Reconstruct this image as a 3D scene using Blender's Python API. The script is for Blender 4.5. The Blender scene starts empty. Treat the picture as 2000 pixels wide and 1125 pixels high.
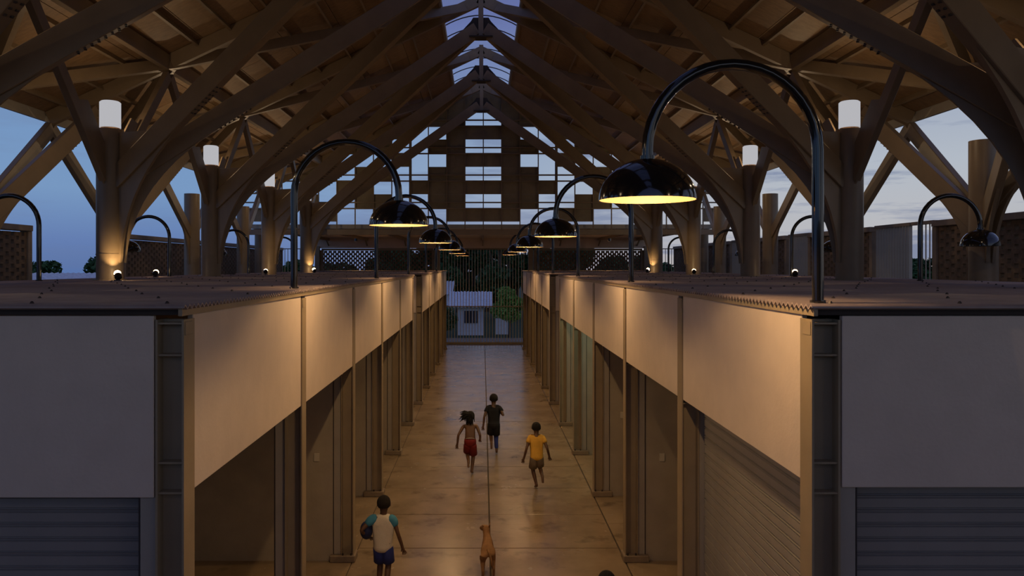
import bpy, bmesh, math, random
from mathutils import Vector, Matrix
R = random.Random(7)
C = bpy.context.scene.collection
PI = math.pi
F = 1500.0; VX, VY, H = 943.0, 519.0, 4.3      # focal length in px, vanishing point, camera height

# ------------------------------------------------------------------ camera
cam = bpy.data.cameras.new('camera'); co = bpy.data.objects.new('camera', cam); C.objects.link(co)
co.location = (0, 0, H); co.rotation_euler = (PI/2, 0, 0)
cam.sensor_width = 36; cam.lens = 36*F/2000
cam.shift_x = (1000-VX)/2000; cam.shift_y = -(562.5-VY)/2000
cam.clip_end = 2000
bpy.context.scene.camera = co
vs = bpy.context.scene.view_settings
vs.view_transform = 'Standard'; vs.look = 'None'; vs.gamma = 1; vs.exposure = 0.0
try: vs.use_curve_mapping = False
except Exception: pass

# ------------------------------------------------------------------ dusk sky
LAN_W, DOME_W, UP_W, SKY = 80.0, 115.0, 18.0, 1.15
w = bpy.data.worlds.new('dusk_sky'); bpy.context.scene.world = w; w.use_nodes = True
nt = w.node_tree; nt.nodes.clear()
def nd(t, **k):
    n = nt.nodes.new(t)
    for a, b in k.items(): setattr(n, a, b)
    return n
def ramp(n, stops):
    cr = n.color_ramp
    while len(cr.elements) > 1: cr.elements.remove(cr.elements[-1])
    cr.elements[0].position = stops[0][0]; cr.elements[0].color = (*stops[0][1], 1)
    for p, c in stops[1:]:
        e = cr.elements.new(p); e.color = (*c, 1)
L = nt.links.new
tc = nd('ShaderNodeTexCoord'); sp = nd('ShaderNodeSeparateXYZ'); L(tc.outputs['Generated'], sp.inputs[0])
rl = nd('ShaderNodeValToRGB'); rr = nd('ShaderNodeValToRGB')
ramp(rl, [(0, (.085,.15,.34)), (.03, (.11,.18,.38)), (.09, (.16,.27,.46)), (.2, (.15,.26,.46)), (.32, (.11,.14,.34)), (.6, (.08,.10,.23)), (1, (.06,.08,.18))])
ramp(rr, [(0, (.46,.42,.40)), (.04, (.42,.42,.44)), (.12, (.38,.42,.48)), (.22, (.27,.32,.43)), (.34, (.12,.15,.35)), (.6, (.08,.10,.23)), (1, (.06,.08,.18))])
L(sp.outputs['Z'], rl.inputs[0]); L(sp.outputs['Z'], rr.inputs[0])
mr = nd('ShaderNodeMapRange', interpolation_type='SMOOTHSTEP'); mr.inputs[1].default_value = -.35; mr.inputs[2].default_value = .42
L(sp.outputs['X'], mr.inputs[0])
mx = nd('ShaderNodeMixRGB'); L(mr.outputs[0], mx.inputs[0]); L(rl.outputs[0], mx.inputs[1]); L(rr.outputs[0], mx.inputs[2])
mp = nd('ShaderNodeMapping'); mp.inputs['Scale'].default_value = (3, 3, 22); mp.inputs['Location'].default_value = (1.3, .2, .7); L(tc.outputs['Generated'], mp.inputs[0])
nz = nd('ShaderNodeTexNoise'); nz.inputs['Scale'].default_value = 1.3; nz.inputs['Detail'].default_value = 6; nz.inputs['Roughness'].default_value = .58
L(mp.outputs[0], nz.inputs[0])
cr = nd('ShaderNodeValToRGB'); ramp(cr, [(0, (0,0,0)), (.50, (0,0,0)), (.60, (1,1,1))]); L(nz.outputs[0], cr.inputs[0])
mul = nd('ShaderNodeMath', operation='MULTIPLY'); L(cr.outputs[0], mul.inputs[0])
mr2 = nd('ShaderNodeMapRange'); mr2.inputs[1].default_value = -.4; mr2.inputs[2].default_value = .35; mr2.inputs[3].default_value = .18; mr2.inputs[4].default_value = .8
L(sp.outputs['X'], mr2.inputs[0]); L(mr2.outputs[0], mul.inputs[1])
mx2 = nd('ShaderNodeMixRGB'); L(mul.outputs[0], mx2.inputs[0]); L(mx.outputs[0], mx2.inputs[1]); mx2.inputs[2].default_value = (.13,.17,.29,1)
bg = nd('ShaderNodeBackground'); bg.inputs[1].default_value = SKY; L(mx2.outputs[0], bg.inputs[0])
ow = nd('ShaderNodeOutputWorld'); L(bg.outputs[0], ow.inputs[0])

# ------------------------------------------------------------------ materials
def mat(name, col, rough=.6, var=.12, scale=6, bump=.0, metal=0, spec=.5, stretch=None, col2=None, coat=0):
    m = bpy.data.materials.new(name); m.use_nodes = True
    t = m.node_tree; b = t.nodes['Principled BSDF']
    b.inputs['Roughness'].default_value = rough; b.inputs['Metallic'].default_value = metal
    b.inputs['Specular IOR Level'].default_value = spec; b.inputs['Coat Weight'].default_value = coat
    tc = t.nodes.new('ShaderNodeTexCoord'); mp = t.nodes.new('ShaderNodeMapping')
    if stretch: mp.inputs['Scale'].default_value = stretch
    n = t.nodes.new('ShaderNodeTexNoise'); n.inputs['Scale'].default_value = scale; n.inputs['Detail'].default_value = 5
    t.links.new(tc.outputs['Object'], mp.inputs[0]); t.links.new(mp.outputs[0], n.inputs[0])
    r = t.nodes.new('ShaderNodeValToRGB')
    c2 = col2 or tuple(c*(1-var) for c in col); c1 = tuple(min(1, c*(1+var)) for c in col)
    r.color_ramp.elements[0].position = .3; r.color_ramp.elements[0].color = (*c2, 1)
    r.color_ramp.elements[1].position = .7; r.color_ramp.elements[1].color = (*c1, 1)
    t.links.new(n.outputs[0], r.inputs[0]); t.links.new(r.outputs[0], b.inputs['Base Color'])
    if bump:
        bp = t.nodes.new('ShaderNodeBump'); bp.inputs['Strength'].default_value = bump; bp.inputs['Distance'].default_value = .02
        n2 = t.nodes.new('ShaderNodeTexNoise'); n2.inputs['Scale'].default_value = scale*8; n2.inputs['Detail'].default_value = 3
        t.links.new(mp.outputs[0], n2.inputs[0]); t.links.new(n2.outputs[0], bp.inputs['Height']); t.links.new(bp.outputs[0], b.inputs['Normal'])
    return m
def emat(name, col, s):
    m = bpy.data.materials.new(name); m.use_nodes = True; t = m.node_tree; t.nodes.clear()
    e = t.nodes.new('ShaderNodeEmission'); e.inputs[0].default_value = (*col, 1); e.inputs[1].default_value = s
    o = t.nodes.new('ShaderNodeOutputMaterial'); t.links.new(e.outputs[0], o.inputs[0]); return m
def frosted(name):
    m = bpy.data.materials.new(name); m.use_nodes = True; t = m.node_tree; t.nodes.clear()
    e = t.nodes.new('ShaderNodeEmission'); e.inputs[0].default_value = (.50,.50,.53,1); e.inputs[1].default_value = 1.0
    tr = t.nodes.new('ShaderNodeBsdfTransparent'); tr.inputs[0].default_value = (1,1,1,1)
    mi = t.nodes.new('ShaderNodeMixShader'); mi.inputs[0].default_value = .7
    t.links.new(tr.outputs[0], mi.inputs[1]); t.links.new(e.outputs[0], mi.inputs[2])
    o = t.nodes.new('ShaderNodeOutputMaterial'); t.links.new(mi.outputs[0], o.inputs[0]); return m
def glassm(name):
    m = bpy.data.materials.new(name); m.use_nodes = True; t = m.node_tree; t.nodes.clear()
    g = t.nodes.new('ShaderNodeBsdfGlossy'); g.inputs[0].default_value = (.8,.85,1,1); g.inputs[1].default_value = .15
    tr = t.nodes.new('ShaderNodeBsdfTransparent'); tr.inputs[0].default_value = (.92,.92,1,1)
    mi = t.nodes.new('ShaderNodeMixShader'); mi.inputs[0].default_value = .08
    t.links.new(tr.outputs[0], mi.inputs[1]); t.links.new(g.outputs[0], mi.inputs[2])
    o = t.nodes.new('ShaderNodeOutputMaterial'); t.links.new(mi.outputs[0], o.inputs[0]); return m
M = {}
M['steel'] = mat('taupe_painted_steel', (.24,.175,.11), .42, .1, 3, .05)
M['post'] = mat('tan_painted_steel', (.33,.26,.17), .45, .1, 3)
M['cream'] = mat('cream_board', (.71,.60,.505), .5, .04, 4, .08)
M['plaster'] = mat('grey_plaster', (.40,.35,.28), .8, .08, 3, .1)
M['sheet'] = mat('roofing_sheet', (.34,.27,.255), .5, .12, 5)
M['slat'] = mat('grey_shutter_metal', (.30,.28,.265), .38, .06, 4)
M['guide'] = mat('shutter_guide_metal', (.40,.36,.31), .4, .06, 4)
M['black'] = mat('black_enamel', (.012,.011,.011), .12, .1, 5, coat=.6)
M['screw'] = mat('dark_screw', (.05,.04,.04), .5)
M['inner'] = mat('cream_enamel', (.12,.082,.042), .5, .03, 5)
M['deck'] = mat('plywood_deck', (.235,.145,.075), .55, .18, 2.5, .1, stretch=(.4, 6, 6))
M['deck2'] = mat('plywood_deck_pale', (.32,.215,.12), .5, .16, 2.5, .1, stretch=(.4, 6, 6))
M['brick'] = mat('clay_brick', (.21,.14,.085), .85, .25, 9, .3)
M['cap'] = mat('concrete_cap', (.33,.25,.17), .8, .15, 4, .2)
M['base'] = mat('concrete_base', (.26,.20,.14), .8, .15, 5, .2)
M['screen'] = mat('screen_panel', (.25,.205,.135), .7, .08, 5, .1)
M['dark'] = mat('dark_void_board', (.05,.04,.035), .9)  # shade of the gap under the stall roofs; also colours the ridge plates
M['gatebar'] = mat('tan_bar_paint', (.62,.50,.32), .5)
M['bulb'] = emat('warm_bulb', (1,.74,.38), 6)
M['spotlens'] = emat('spot_lens', (1,.68,.34), 22)
M['lantern'] = frosted('lantern_glass')
M['glass'] = glassm('skylight_glass')
M['grass'] = mat('grass', (.035,.06,.02), .95, .4, 2, .5)
M['leaf'] = mat('dark_leaf', (.04,.105,.03), .6, .4, 2)
M['leaf2'] = mat('bright_leaf', (.17,.34,.06), .6, .3, 2)
M['bark'] = mat('bark', (.10,.07,.045), .9, .3, 6, .3)
M['white'] = mat('white_wall_paint', (.78,.80,.84), .8, .05, 3)
M['zinc'] = mat('zinc_roof', (.74,.76,.80), .4, .15, 4)
M['frame'] = mat('window_dark', (.04,.04,.05), .3)
M['switch'] = mat('switch_plastic', (.6,.56,.48), .4, .03)
M['skin'] = mat('brown_skin', (.125,.062,.034), .5, .08, 8)
M['skin2'] = mat('tan_skin', (.15,.075,.04), .5, .08, 8)
M['hair'] = mat('black_hair', (.010,.008,.007), .95, .3, 30, .3)
M['navy'] = mat('navy_cloth', (.008,.008,.012), .9, .15, 8, .15)
M['bluecloth'] = mat('blue_cloth', (.03,.05,.26), .85, .15, 8, .15)
M['red'] = mat('red_cloth', (.20,.012,.012), .85, .15, 8, .15)
M['yellow'] = mat('yellow_cloth', (.78,.44,.06), .85, .1, 8, .15)
M['khaki'] = mat('khaki_cloth', (.22,.17,.12), .85, .15, 8, .15)
M['whitecloth'] = mat('white_cloth', (.66,.60,.50), .85, .06, 8, .15)
M['sky'] = mat('light_blue_cloth', (.06,.27,.42), .85, .1, 8, .15)
M['fur'] = mat('ginger_fur', (.30,.155,.06), .85, .2, 12, .3)

# polished concrete with stains
def concrete():
    m = bpy.data.materials.new('polished_concrete'); m.use_nodes = True; t = m.node_tree; b = t.nodes['Principled BSDF']
    g = t.nodes.new('ShaderNodeNewGeometry')
    def noise(sc, det, off=0):
        mp = t.nodes.new('ShaderNodeMapping'); mp.inputs['Location'].default_value = (off, off*2, 0); t.links.new(g.outputs['Position'], mp.inputs[0])
        n = t.nodes.new('ShaderNodeTexNoise'); n.inputs['Scale'].default_value = sc; n.inputs['Detail'].default_value = det; n.inputs['Roughness'].default_value = .6
        t.links.new(mp.outputs[0], n.inputs[0]); return n
    n1, n2 = noise(1.1, 7), noise(1.7, 4, 5.3)
    r1 = t.nodes.new('ShaderNodeValToRGB'); ramp(r1, [(.3, (.23,.165,.10)), (.55, (.33,.245,.155)), (.8, (.41,.315,.21))])
    r2 = t.nodes.new('ShaderNodeValToRGB'); ramp(r2, [(.30, (.40,.38,.36)), (.44, (1,1,1)), (1, (1,1,1))])
    t.links.new(n1.outputs[0], r1.inputs[0]); t.links.new(n2.outputs[0], r2.inputs[0])
    mx = t.nodes.new('ShaderNodeMixRGB'); mx.blend_type = 'MULTIPLY'; mx.inputs[0].default_value = .8
    t.links.new(r1.outputs[0], mx.inputs[1]); t.links.new(r2.outputs[0], mx.inputs[2]); t.links.new(mx.outputs[0], b.inputs['Base Color'])
    mr = t.nodes.new('ShaderNodeMapRange'); mr.inputs[3].default_value = .15; mr.inputs[4].default_value = .34; t.links.new(n2.outputs[0], mr.inputs[0]); t.links.new(mr.outputs[0], b.inputs['Roughness'])
    bp = t.nodes.new('ShaderNodeBump'); bp.inputs['Strength'].default_value = .012; bp.inputs['Distance'].default_value = .02; n3 = noise(9, 4, 2); t.links.new(n3.outputs[0], bp.inputs['Height']); t.links.new(bp.outputs[0], b.inputs['Normal'])
    return m
M['floor'] = concrete()

# ------------------------------------------------------------------ helpers
ORG = {}
def tag(o, label=None, cat=None, group=None, kind=None):
    if label: o['label'] = label
    if cat: o['category'] = cat
    if group: o['group'] = group
    if kind: o['kind'] = kind
    return o
def empty(name, loc=(0,0,0), label=None, cat=None, group=None, kind=None, rz=0):
    o = bpy.data.objects.new(name, None); C.objects.link(o); o.location = loc; o.rotation_euler = (0,0,rz); o.empty_display_size = .2
    ORG[o.name] = Vector(loc); return tag(o, label, cat, group, kind)
class MB:
    def __init__(s): s.v = []; s.f = []
    def add(s, vs, fs):
        n = len(s.v); s.v += [tuple(v) for v in vs]; s.f += [tuple(i+n for i in f) for f in fs]; return s
    def box(s, x0, x1, y0, y1, z0, z1):
        if x0 > x1: x0, x1 = x1, x0
        if y0 > y1: y0, y1 = y1, y0
        v = [(x,y,z) for x in (x0,x1) for y in (y0,y1) for z in (z0,z1)]
        return s.add(v, [(0,1,3,2),(4,6,7,5),(0,4,5,1),(2,3,7,6),(0,2,6,4),(1,5,7,3)])
    def bar(s, a, b, wdt, dep, up=(0,0,1), drop=0):
        """box from a to b; dep measured in the plane of 'up'; drop shifts along -normal"""
        a, b = Vector(a), Vector(b); t = (b-a).normalized(); sd = t.cross(Vector(up)).normalized(); n = sd.cross(t).normalized()
        a = a-n*drop; b = b-n*drop; v = []
        for p in (a, b):
            for sx, sn in ((-1,-1),(1,-1),(1,1),(-1,1)): v.append(p+sd*sx*wdt/2+n*sn*dep/2)
        return s.add(v, [(3,2,1,0),(4,5,6,7),(0,1,5,4),(1,2,6,5),(2,3,7,6),(3,0,4,7)])
    def sweep(s, pts, secs, side):
        """pts on a plane with normal 'side'; secs = [(w,d)]"""
        side = Vector(side).normalized(); pts = [Vector(p) for p in pts]; n = len(pts); v = []
        for i, p in enumerate(pts):
            t = (pts[min(i+1,n-1)]-pts[max(i-1,0)]).normalized(); nm = side.cross(t).normalized(); w_, d_ = secs[i]
            for a, b in ((-1,-1),(1,-1),(1,1),(-1,1)): v.append(p+side*a*w_/2+nm*b*d_/2)
        fs = [(3,2,1,0), tuple(4*(n-1)+k for k in range(4))]
        for i in range(n-1):
            for k in range(4): fs.append((4*i+k, 4*i+(k+1)%4, 4*i+4+(k+1)%4, 4*i+4+k))
        return s.add(v, fs)
    def tube(s, pts, r, n=12, cap=True):
        pts = [Vector(p) for p in pts]; m = len(pts); rs = r if isinstance(r, (list,tuple)) else [r]*m
        v = []; prev = None
        for i, p in enumerate(pts):
            t = (pts[min(i+1,m-1)]-pts[max(i-1,0)]).normalized()
            if prev is None: prev = t.orthogonal().normalized()
            a = (prev-t*prev.dot(t)).normalized(); b = t.cross(a); prev = a
            for k in range(n):
                q = 2*PI*k/n; v.append(p+(a*math.cos(q)+b*math.sin(q))*rs[i])
        fs = [(i*n+k, i*n+(k+1)%n, (i+1)*n+(k+1)%n, (i+1)*n+k) for i in range(m-1) for k in range(n)]
        if cap: fs += [tuple(range(n-1,-1,-1)), tuple((m-1)*n+k for k in range(n))]
        return s.add(v, fs)
    def lathe(s, prof, c, n=24, capb=False, capt=False):
        v = [(c[0]+r*math.cos(2*PI*k/n), c[1]+r*math.sin(2*PI*k/n), c[2]+z) for r, z in prof for k in range(n)]
        m = len(prof)
        fs = [(i*n+k, i*n+(k+1)%n, (i+1)*n+(k+1)%n, (i+1)*n+k) for i in range(m-1) for k in range(n)]
        if capb: fs.append(tuple(range(n-1,-1,-1)))
        if capt: fs.append(tuple((m-1)*n+k for k in range(n)))
        return s.add(v, fs)
    def prism(s, poly, vec):
        """polygon (list of 3D) extruded by vec, centred"""
        vec = Vector(vec); n = len(poly); p = [Vector(q) for q in poly]
        v = [q-vec/2 for q in p]+[q+vec/2 for q in p]
        fs = [tuple(range(n-1,-1,-1)), tuple(range(n,2*n))]+[(k,(k+1)%n,n+(k+1)%n,n+k) for k in range(n)]
        return s.add(v, fs)
    def build(s, name, m, parent=None, loc=None, smooth=False, bevel=0, **tags):
        me = bpy.data.meshes.new(name)
        o0 = ORG[parent.name] if parent is not None else (Vector(loc) if loc is not None else Vector((0,0,0)))
        me.from_pydata([tuple(Vector(v)-o0) for v in s.v], [], s.f); me.update()
        bm = bmesh.new(); bm.from_mesh(me); bmesh.ops.recalc_face_normals(bm, faces=bm.faces[:])
        if bevel: bmesh.ops.bevel(bm, geom=bm.edges[:], offset=bevel, segments=1, affect='EDGES')
        bm.to_mesh(me); bm.free()
        me.materials.append(M[m] if isinstance(m, str) else m)
        if smooth:
            me.shade_smooth()
            try: me.set_sharp_from_angle(angle=math.radians(35))
            except Exception: pass
        o = bpy.data.objects.new(name, me); C.objects.link(o)
        if parent is not None: o.parent = parent; ORG[o.name] = o0.copy()
        else: o.location = o0; ORG[o.name] = o0.copy()
        return tag(o, **tags)
def copy_tree(o, parent=None):
    c = o.copy(); C.objects.link(c); c.parent = parent
    for ch in list(o.children): copy_tree(ch, c)
    return c
def light(name, kind, loc, power, col, parent=None, size=0.0, **k):
    d = bpy.data.lights.new(name, kind); d.energy = power; d.color = col; d.shadow_soft_size = size
    for a, b in k.items(): setattr(d, a, b)
    o = bpy.data.objects.new(name, d); C.objects.link(o); o.location = loc
    if parent is not None: o.location = Vector(loc)-ORG[parent.name]; o.parent = parent
    return o
ORD = ['nearest','second','third','fourth','fifth','sixth','seventh','eighth','ninth','tenth','eleventh','twelfth']
def rowname(i): return ['added behind camera','added beside camera','at the frame edge','nearest in view','second in view','third in view','farthest in view'][i]
def from_cam(i): return 'nearest the camera' if i == 0 else ORD[i]+' from the camera'

# ------------------------------------------------------------------ geometry constants
XL, XR = -1.88, 2.07                       # corridor faces of the two stall blocks
B = 3.16; P0 = 4.92
POSTS = [P0+B*i for i in range(12)]        # column lines; 0-5 front block, 6-11 rear block
BLK = [(0, 5), (6, 11)]
RT = 4.06                                  # stall roof top
OL, OR = -7.6, 7.9                         # outer edges of the blocks
S = 4.74; XC = 6.15; CX = -.05
YC = [-1.44+S*i for i in range(7)]; MID = [-3.81+S*i for i in range(8)]  # rows behind and beside the camera added out of view for warm light
SL = .47; ZD = 11.35                       # roof deck underside: ZD - SL*|X|
def roofz(x): return ZD-SL*abs(x-CX)

# ------------------------------------------------------------------ floor
M['joint'] = mat('dark_joint', (.06,.045,.03), .9)
fl = MB().box(-13, 12.5, -8, 42.4, -2.6, -.012).build('floor', 'joint', kind='structure')
mb = []
rows = [11.7-1.58*8+1.58*k for k in range(28)]
xs = [(-1.9, .105), (.115, 2.07)]
protos = {}
def slab(x0, x1, y0, y1, i):
    key = (round(x1-x0, 2), round(y1-y0, 2))
    if key not in protos:
        o = MB().box(0, x1-x0, 0, y1-y0, -.05, 0).build('slab', 'floor', fl, bevel=.004); protos[key] = o
    else:
        o = protos[key].copy(); C.objects.link(o); o.parent = fl
    o.location = (x0, y0, 0)
for i, y in enumerate(rows):
    if y > 41: continue
    y1 = min(y+1.58, 41.85)
    for x0, x1 in xs: slab(x0+.006, x1-.006, y+.010, y1-.010, i)
for y in [P0-4.74+B*k for k in range(14)]:
    y1 = min(y+B, 41.85)
    for x0, x1 in ((-5.0,-1.9), (2.08,5.1)): slab(x0+.005, x1-.005, y+.006, y1-.006, 0)
# outside ground
MB().box(-400, 400, -60, 700, -3.2, -2.5).build('ground', 'grass', kind='structure')

# ------------------------------------------------------------------ stall blocks
for side, xf, xo, nm in ((-1, XL, OL, 'left'), (1, XR, OR, 'right')):
    zb = 2.84 if side < 0 else 2.905
    wall = empty('wall_'+nm, (xf, P0, 0), kind='structure')
    for b, (i0, i1) in enumerate(BLK):
        ya, yb = POSTS[i0], POSTS[i1]
        # corridor fascia panels
        for i in range(i0, i1):
            a0 = .115 if i > i0 else .10
            MB().box(xf+side*.012, xf+side*.05, POSTS[i]+.095, POSTS[i+1]-.095, zb, 3.985).build('fascia_panel', 'cream', wall, bevel=.004)
        # back wall and partitions
        xb = xf+side*3.0
        MB().box(xb, xb+side*.12, ya, yb, 0, 3.95).build('back_wall', 'plaster', wall)
        for i in range(i0, i1+1):
            if b == 0 and i in (0,) : continue
            if b == 0 and i == 1 and side < 0: continue
            q = MB().box(xf+side*.30, xb, POSTS[i]-.05, POSTS[i]+.05, 0, 3.95).build('partition', 'plaster', wall)
            if i > 1:
                MB().box(xf+side*(.50), xf+side*.58, POSTS[i]-.065, POSTS[i]-.05, 1.45, 1.57).build('light_switch', 'switch', q, bevel=.004)
        # end faces towards the camera and towards the cross aisle
        for yy, sg in ((ya-.09, -1), (yb+.09, 1)):
            MB().box(xf+side*.19, xo, yy, yy-sg*.04, zb, 3.985).build('end_panel', 'cream', wall, bevel=.004)
            MB().box(xf+side*3.0, xo, yy-sg*.06, yy-sg*.12, 0, zb).build('end_wall', 'plaster', wall)
        MB().box(xo, xo-side*.05, ya, yb, 0, 3.985).build('outer_wall', 'plaster', wall)
    # steel H columns
    for i, y in enumerate(POSTS):
        t = empty('steel_column', (xf+side*.09, y, 0), 'tan steel H column on the %s side of the aisle, %s' % (nm, from_cam(i)), 'column', 'H columns along the %s stalls' % nm)
        MB().box(xf, xf+side*.014, y-.09, y+.09, .10, 3.96).build('flange', 'post', t)
        MB().box(xf+side*.166, xf+side*.18, y-.09, y+.09, .10, 3.96).build('flange', 'post', t)
        MB().box(xf+side*.014, xf+side*.166, y-.006, y+.006, .10, 3.96).build('web', 'post', t)
        for z in (3.93, 3.73, 3.05, 2.86):
            MB().box(xf+side*.014, xf+side*.166, y-.08, y-.006, z, z+.012).build('stiffener', 'post', t)
        if i < 2: MB().box(xf-side*.004, xf, y-.075, y+.045, 3.86, 3.945).build('cover_plate', 'post', t, bevel=.003)
        MB().box(xf-side*.03, xf+side*.34, y-.13, y+.13, 0, .10).build('column_base', 'base', t, bevel=.01)
        for dx in (.03, .15):
            MB().lathe([(.012,0),(.012,.03)], (xf+side*dx, y-.105, .10), 6, capt=True).build('anchor_bolt', 'screw', t)
        # shutter guide rail beside every column
        g = MB().box(xf+side*.185, xf+side*.29, y-.06, y+.06, .10, 3.9).build('guide_rail', 'guide', t, bevel=.004)
        MB().box(xf+side*.292, xf+side*.30, y-.058, y+.05, .10, 3.9).build('rubber_seal', 'screw', t)  # thin dark strip along the guide rail
    # roofs
    for b, (i0, i1) in enumerate(BLK):
        y0, y1 = POSTS[i0]-.16, POSTS[i1]+.16
        t = empty('stall_roof', (xf+side*2, (y0+y1)/2, 3.95), 'flat %s roof sheeting over the %s row of stalls on the %s side' % ('wide taupe' , 'front' if b == 0 else 'rear', nm), 'roof')
        pitch = .072; n = int((y1-y0)/pitch*6); m_ = MB(); v = []; fs = []
        xi, xe = xf-side*.03, xo+side*.05
        for k in range(n+1):
            y = y0+(y1-y0)*k/n; z = RT-.012+.012*math.sin(2*PI*(y-y0)/pitch)
            v += [(xi, y, z), (xe, y, z), (xi, y, z-.012), (xe, y, z-.012)]
        for k in range(n):
            a = 4*k; fs += [(a,a+4,a+5,a+1),(a+2,a+3,a+7,a+6),(a,a+2,a+6,a+4),(a+1,a+5,a+7,a+3)]
        fs += [(0,1,3,2),(4*n,4*n+2,4*n+3,4*n+1)]
        m_.add(v, fs).build('roof_sheet', 'sheet', t, smooth=True)
        MB().box(xf+side*.02, xo-side*.05, y0+.06, y1-.06, 3.99, 4.03).build('roof_board', 'dark', t)  # dark colour stands in for the shaded gap under the roof edge
        MB().box(xf-side*.005, xf+side*.02, y0+.03, y1-.03, 3.985, 4.034).build('edge_trim', 'post', t)
        sc = MB()
        for k in range(int((y1-y0)/.79)+1):
            for j in range(7):
                x = xf+side*(.12+.85*j+(.4 if k % 2 else 0)); y = y0+.13+.79*k
                if abs(x) < abs(xo)-.1: sc.lathe([(.016,0),(.012,.006),(.006,.015)], (x+R.uniform(-.03,.03), y, RT), 6, capt=True)
        sc.build('roof_screws', 'screw', t, kind='stuff')

# roller shutters: two facing the camera and one along the corridor on the right
def shutter(x0, x1, y0, y1, ztop, label, cut=None):
    horiz = abs(y1-y0) < .01
    t = empty('roller_shutter', ((x0+x1)/2, (y0+y1)/2, 0), label, 'shutter')
    z = .02; i = 0; first = None; ph = .0935
    while z < ztop-.01:
        if first is None:
            m_ = MB(); prof = [(0,0),(0,.058),(.012,.064),(.012,.069),(-.004,.073),(-.004,.077),(.012,.081),(.012,.087),(0,.0925)]
            back = [(.012, q[1]) for q in prof]
            ring = prof+[(.018,.0925),(.018,0)]
            if horiz: v = [(x, y0+d, z+h) for x in (x0, x1) for d, h in ring]
            else:
                sg = 1 if x0 > 0 else -1
                v = [(x0+sg*d, y, z+h) for y in (y0, y1) for d, h in ring]
            n = len(ring); fs = [tuple(range(n)), tuple(range(2*n-1, n-1, -1))]+[(k,(k+1)%n,n+(k+1)%n,n+k) for k in range(n)]
            first = m_.add(v, fs).build('slat', 'slat', t); o = first; zf = z
        else:
            o = first.copy(); C.objects.link(o); o.parent = t; o.location = (0,0,z-zf)
        z += ph
    return t
sl = shutter(-4.9, -2.16, 4.98, 4.98, 2.95, 'grey ribbed roller shutter facing the camera at bottom left')
MB().box(-2.16, -2.06, 4.93, 5.02, 0, 3.0).build('guide_rail', 'guide', sl, bevel=.004)
sr = shutter(2.39, 4.9, 4.98, 4.98, 3.0, 'grey ribbed roller shutter facing the camera at bottom right')
MB().box(2.26, 2.385, 4.93, 5.02, 0, 3.0).build('guide_rail', 'guide', sr, bevel=.004)
sc_ = shutter(2.305, 2.305, 5.05, 7.99, 3.4, 'long brown-grey ribbed roller shutter closing the first stall on the right side of the aisle')
MB().box(2.285, 2.30, 5.9, 6.0, .95, 1.06).build('latch', 'switch', sc_, bevel=.004)

# ------------------------------------------------------------------ arc lamps
WARM = (1.0, .62, .28)
def make_arc(name, D=.63, span=1.115, top=5.62, z0=RT, lit=True):
    t = empty(name, (0,0,z0))
    r = span/2; zc = top-r
    pts = [(0,0,z0+.02), (0,0,zc*.5+z0*.5), (0,0,zc)]+[(r-r*math.cos(PI*k/20), 0, zc+r*math.sin(PI*k/20)) for k in range(1,21)]
    pts.append((span,0,zc-.06))
    MB().tube(pts, .037, 14).build('curved_post', 'black', t, smooth=True)
    MB().lathe([(.05,0),(.05,.02)], (0,0,z0), 16, capt=True, capb=True).build('foot_plate', 'black', t)
    MB().lathe([(.048,0),(.048,.05)], (span,0,zc-.09), 14, capt=True, capb=True).build('collar', 'black', t, smooth=True)
    rd = D/2; hd = .27; zr = zc-.06-hd
    out = [(rd*math.cos(a), hd*math.sin(a)) for a in [PI/2*k/12 for k in range(13)]]
    prof = out+[(max(.001,(rd-.008)*math.cos(a)), (hd-.01)*math.sin(a)) for a in [PI/2*k/12 for k in range(12,-1,-1)]]
    d = MB().lathe(out[:-1]+[(.002, hd)], (span,0,zr), 32).build('dome_shade', 'black', t, smooth=True)
    MB().lathe([((rd-.006)*math.cos(a)+.001, (hd-.012)*math.sin(a)) for a in [PI/2*k/12 for k in range(13)]], (span,0,zr+.001), 32).build('reflector', 'inner', t, smooth=True)
    bz = zr+.205
    MB().lathe([(.001,-.05),(.025,-.04),(.035,-.01),(.025,.025),(.015,.05),(.015,.07)], (span,0,bz), 12).build('bulb', 'bulb' if lit else 'inner', t, smooth=True)
    if lit: light('bulb_light', 'POINT', (span,0,bz-.055), DOME_W, WARM, t, size=.04)
    return t
arc = make_arc('arc_lamp'); arc2 = make_arc('arc_lamp', D=.56, span=.95, top=5.42, lit=False)
def put(src, first, x, y, flip, label, group):
    o = src if first else copy_tree(src)
    o.location = (x, y, RT-.004); o.rotation_euler = (0,0, PI if flip else 0); tag(o, label, 'lamp', group); return o
n = 0
for i, k in enumerate((0, 2, 4, 6, 8)):
    put(arc, n == 0, 2.19, POSTS[k]+.10, True, 'black arc lamp with lit dome on the right stall roof, %s' % from_cam(i), 'lit arc lamps over the aisle'); n += 1
for i, k in enumerate((1, 3, 5, 7, 9)):
    put(arc, False, -2.01, POSTS[k]+.10, False, 'black arc lamp with lit dome on the left stall roof, %s' % from_cam(i), 'lit arc lamps over the aisle')
n = 0
for i, (x, y) in enumerate(((6.95, 12.2), (7.0, 17.4), (7.25, 24.1), (7.3, 30.2))):
    o = put(arc2, n == 0, x, y, False, 'unlit black arc lamp on the outer edge of the right roof, %s' % from_cam(i), 'unlit outer arc lamps'); n += 1
    o = put(arc2, False, -x-.1, y, True, 'unlit black arc lamp on the outer edge of the left roof, %s' % from_cam(i), 'unlit outer arc lamps')

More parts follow.
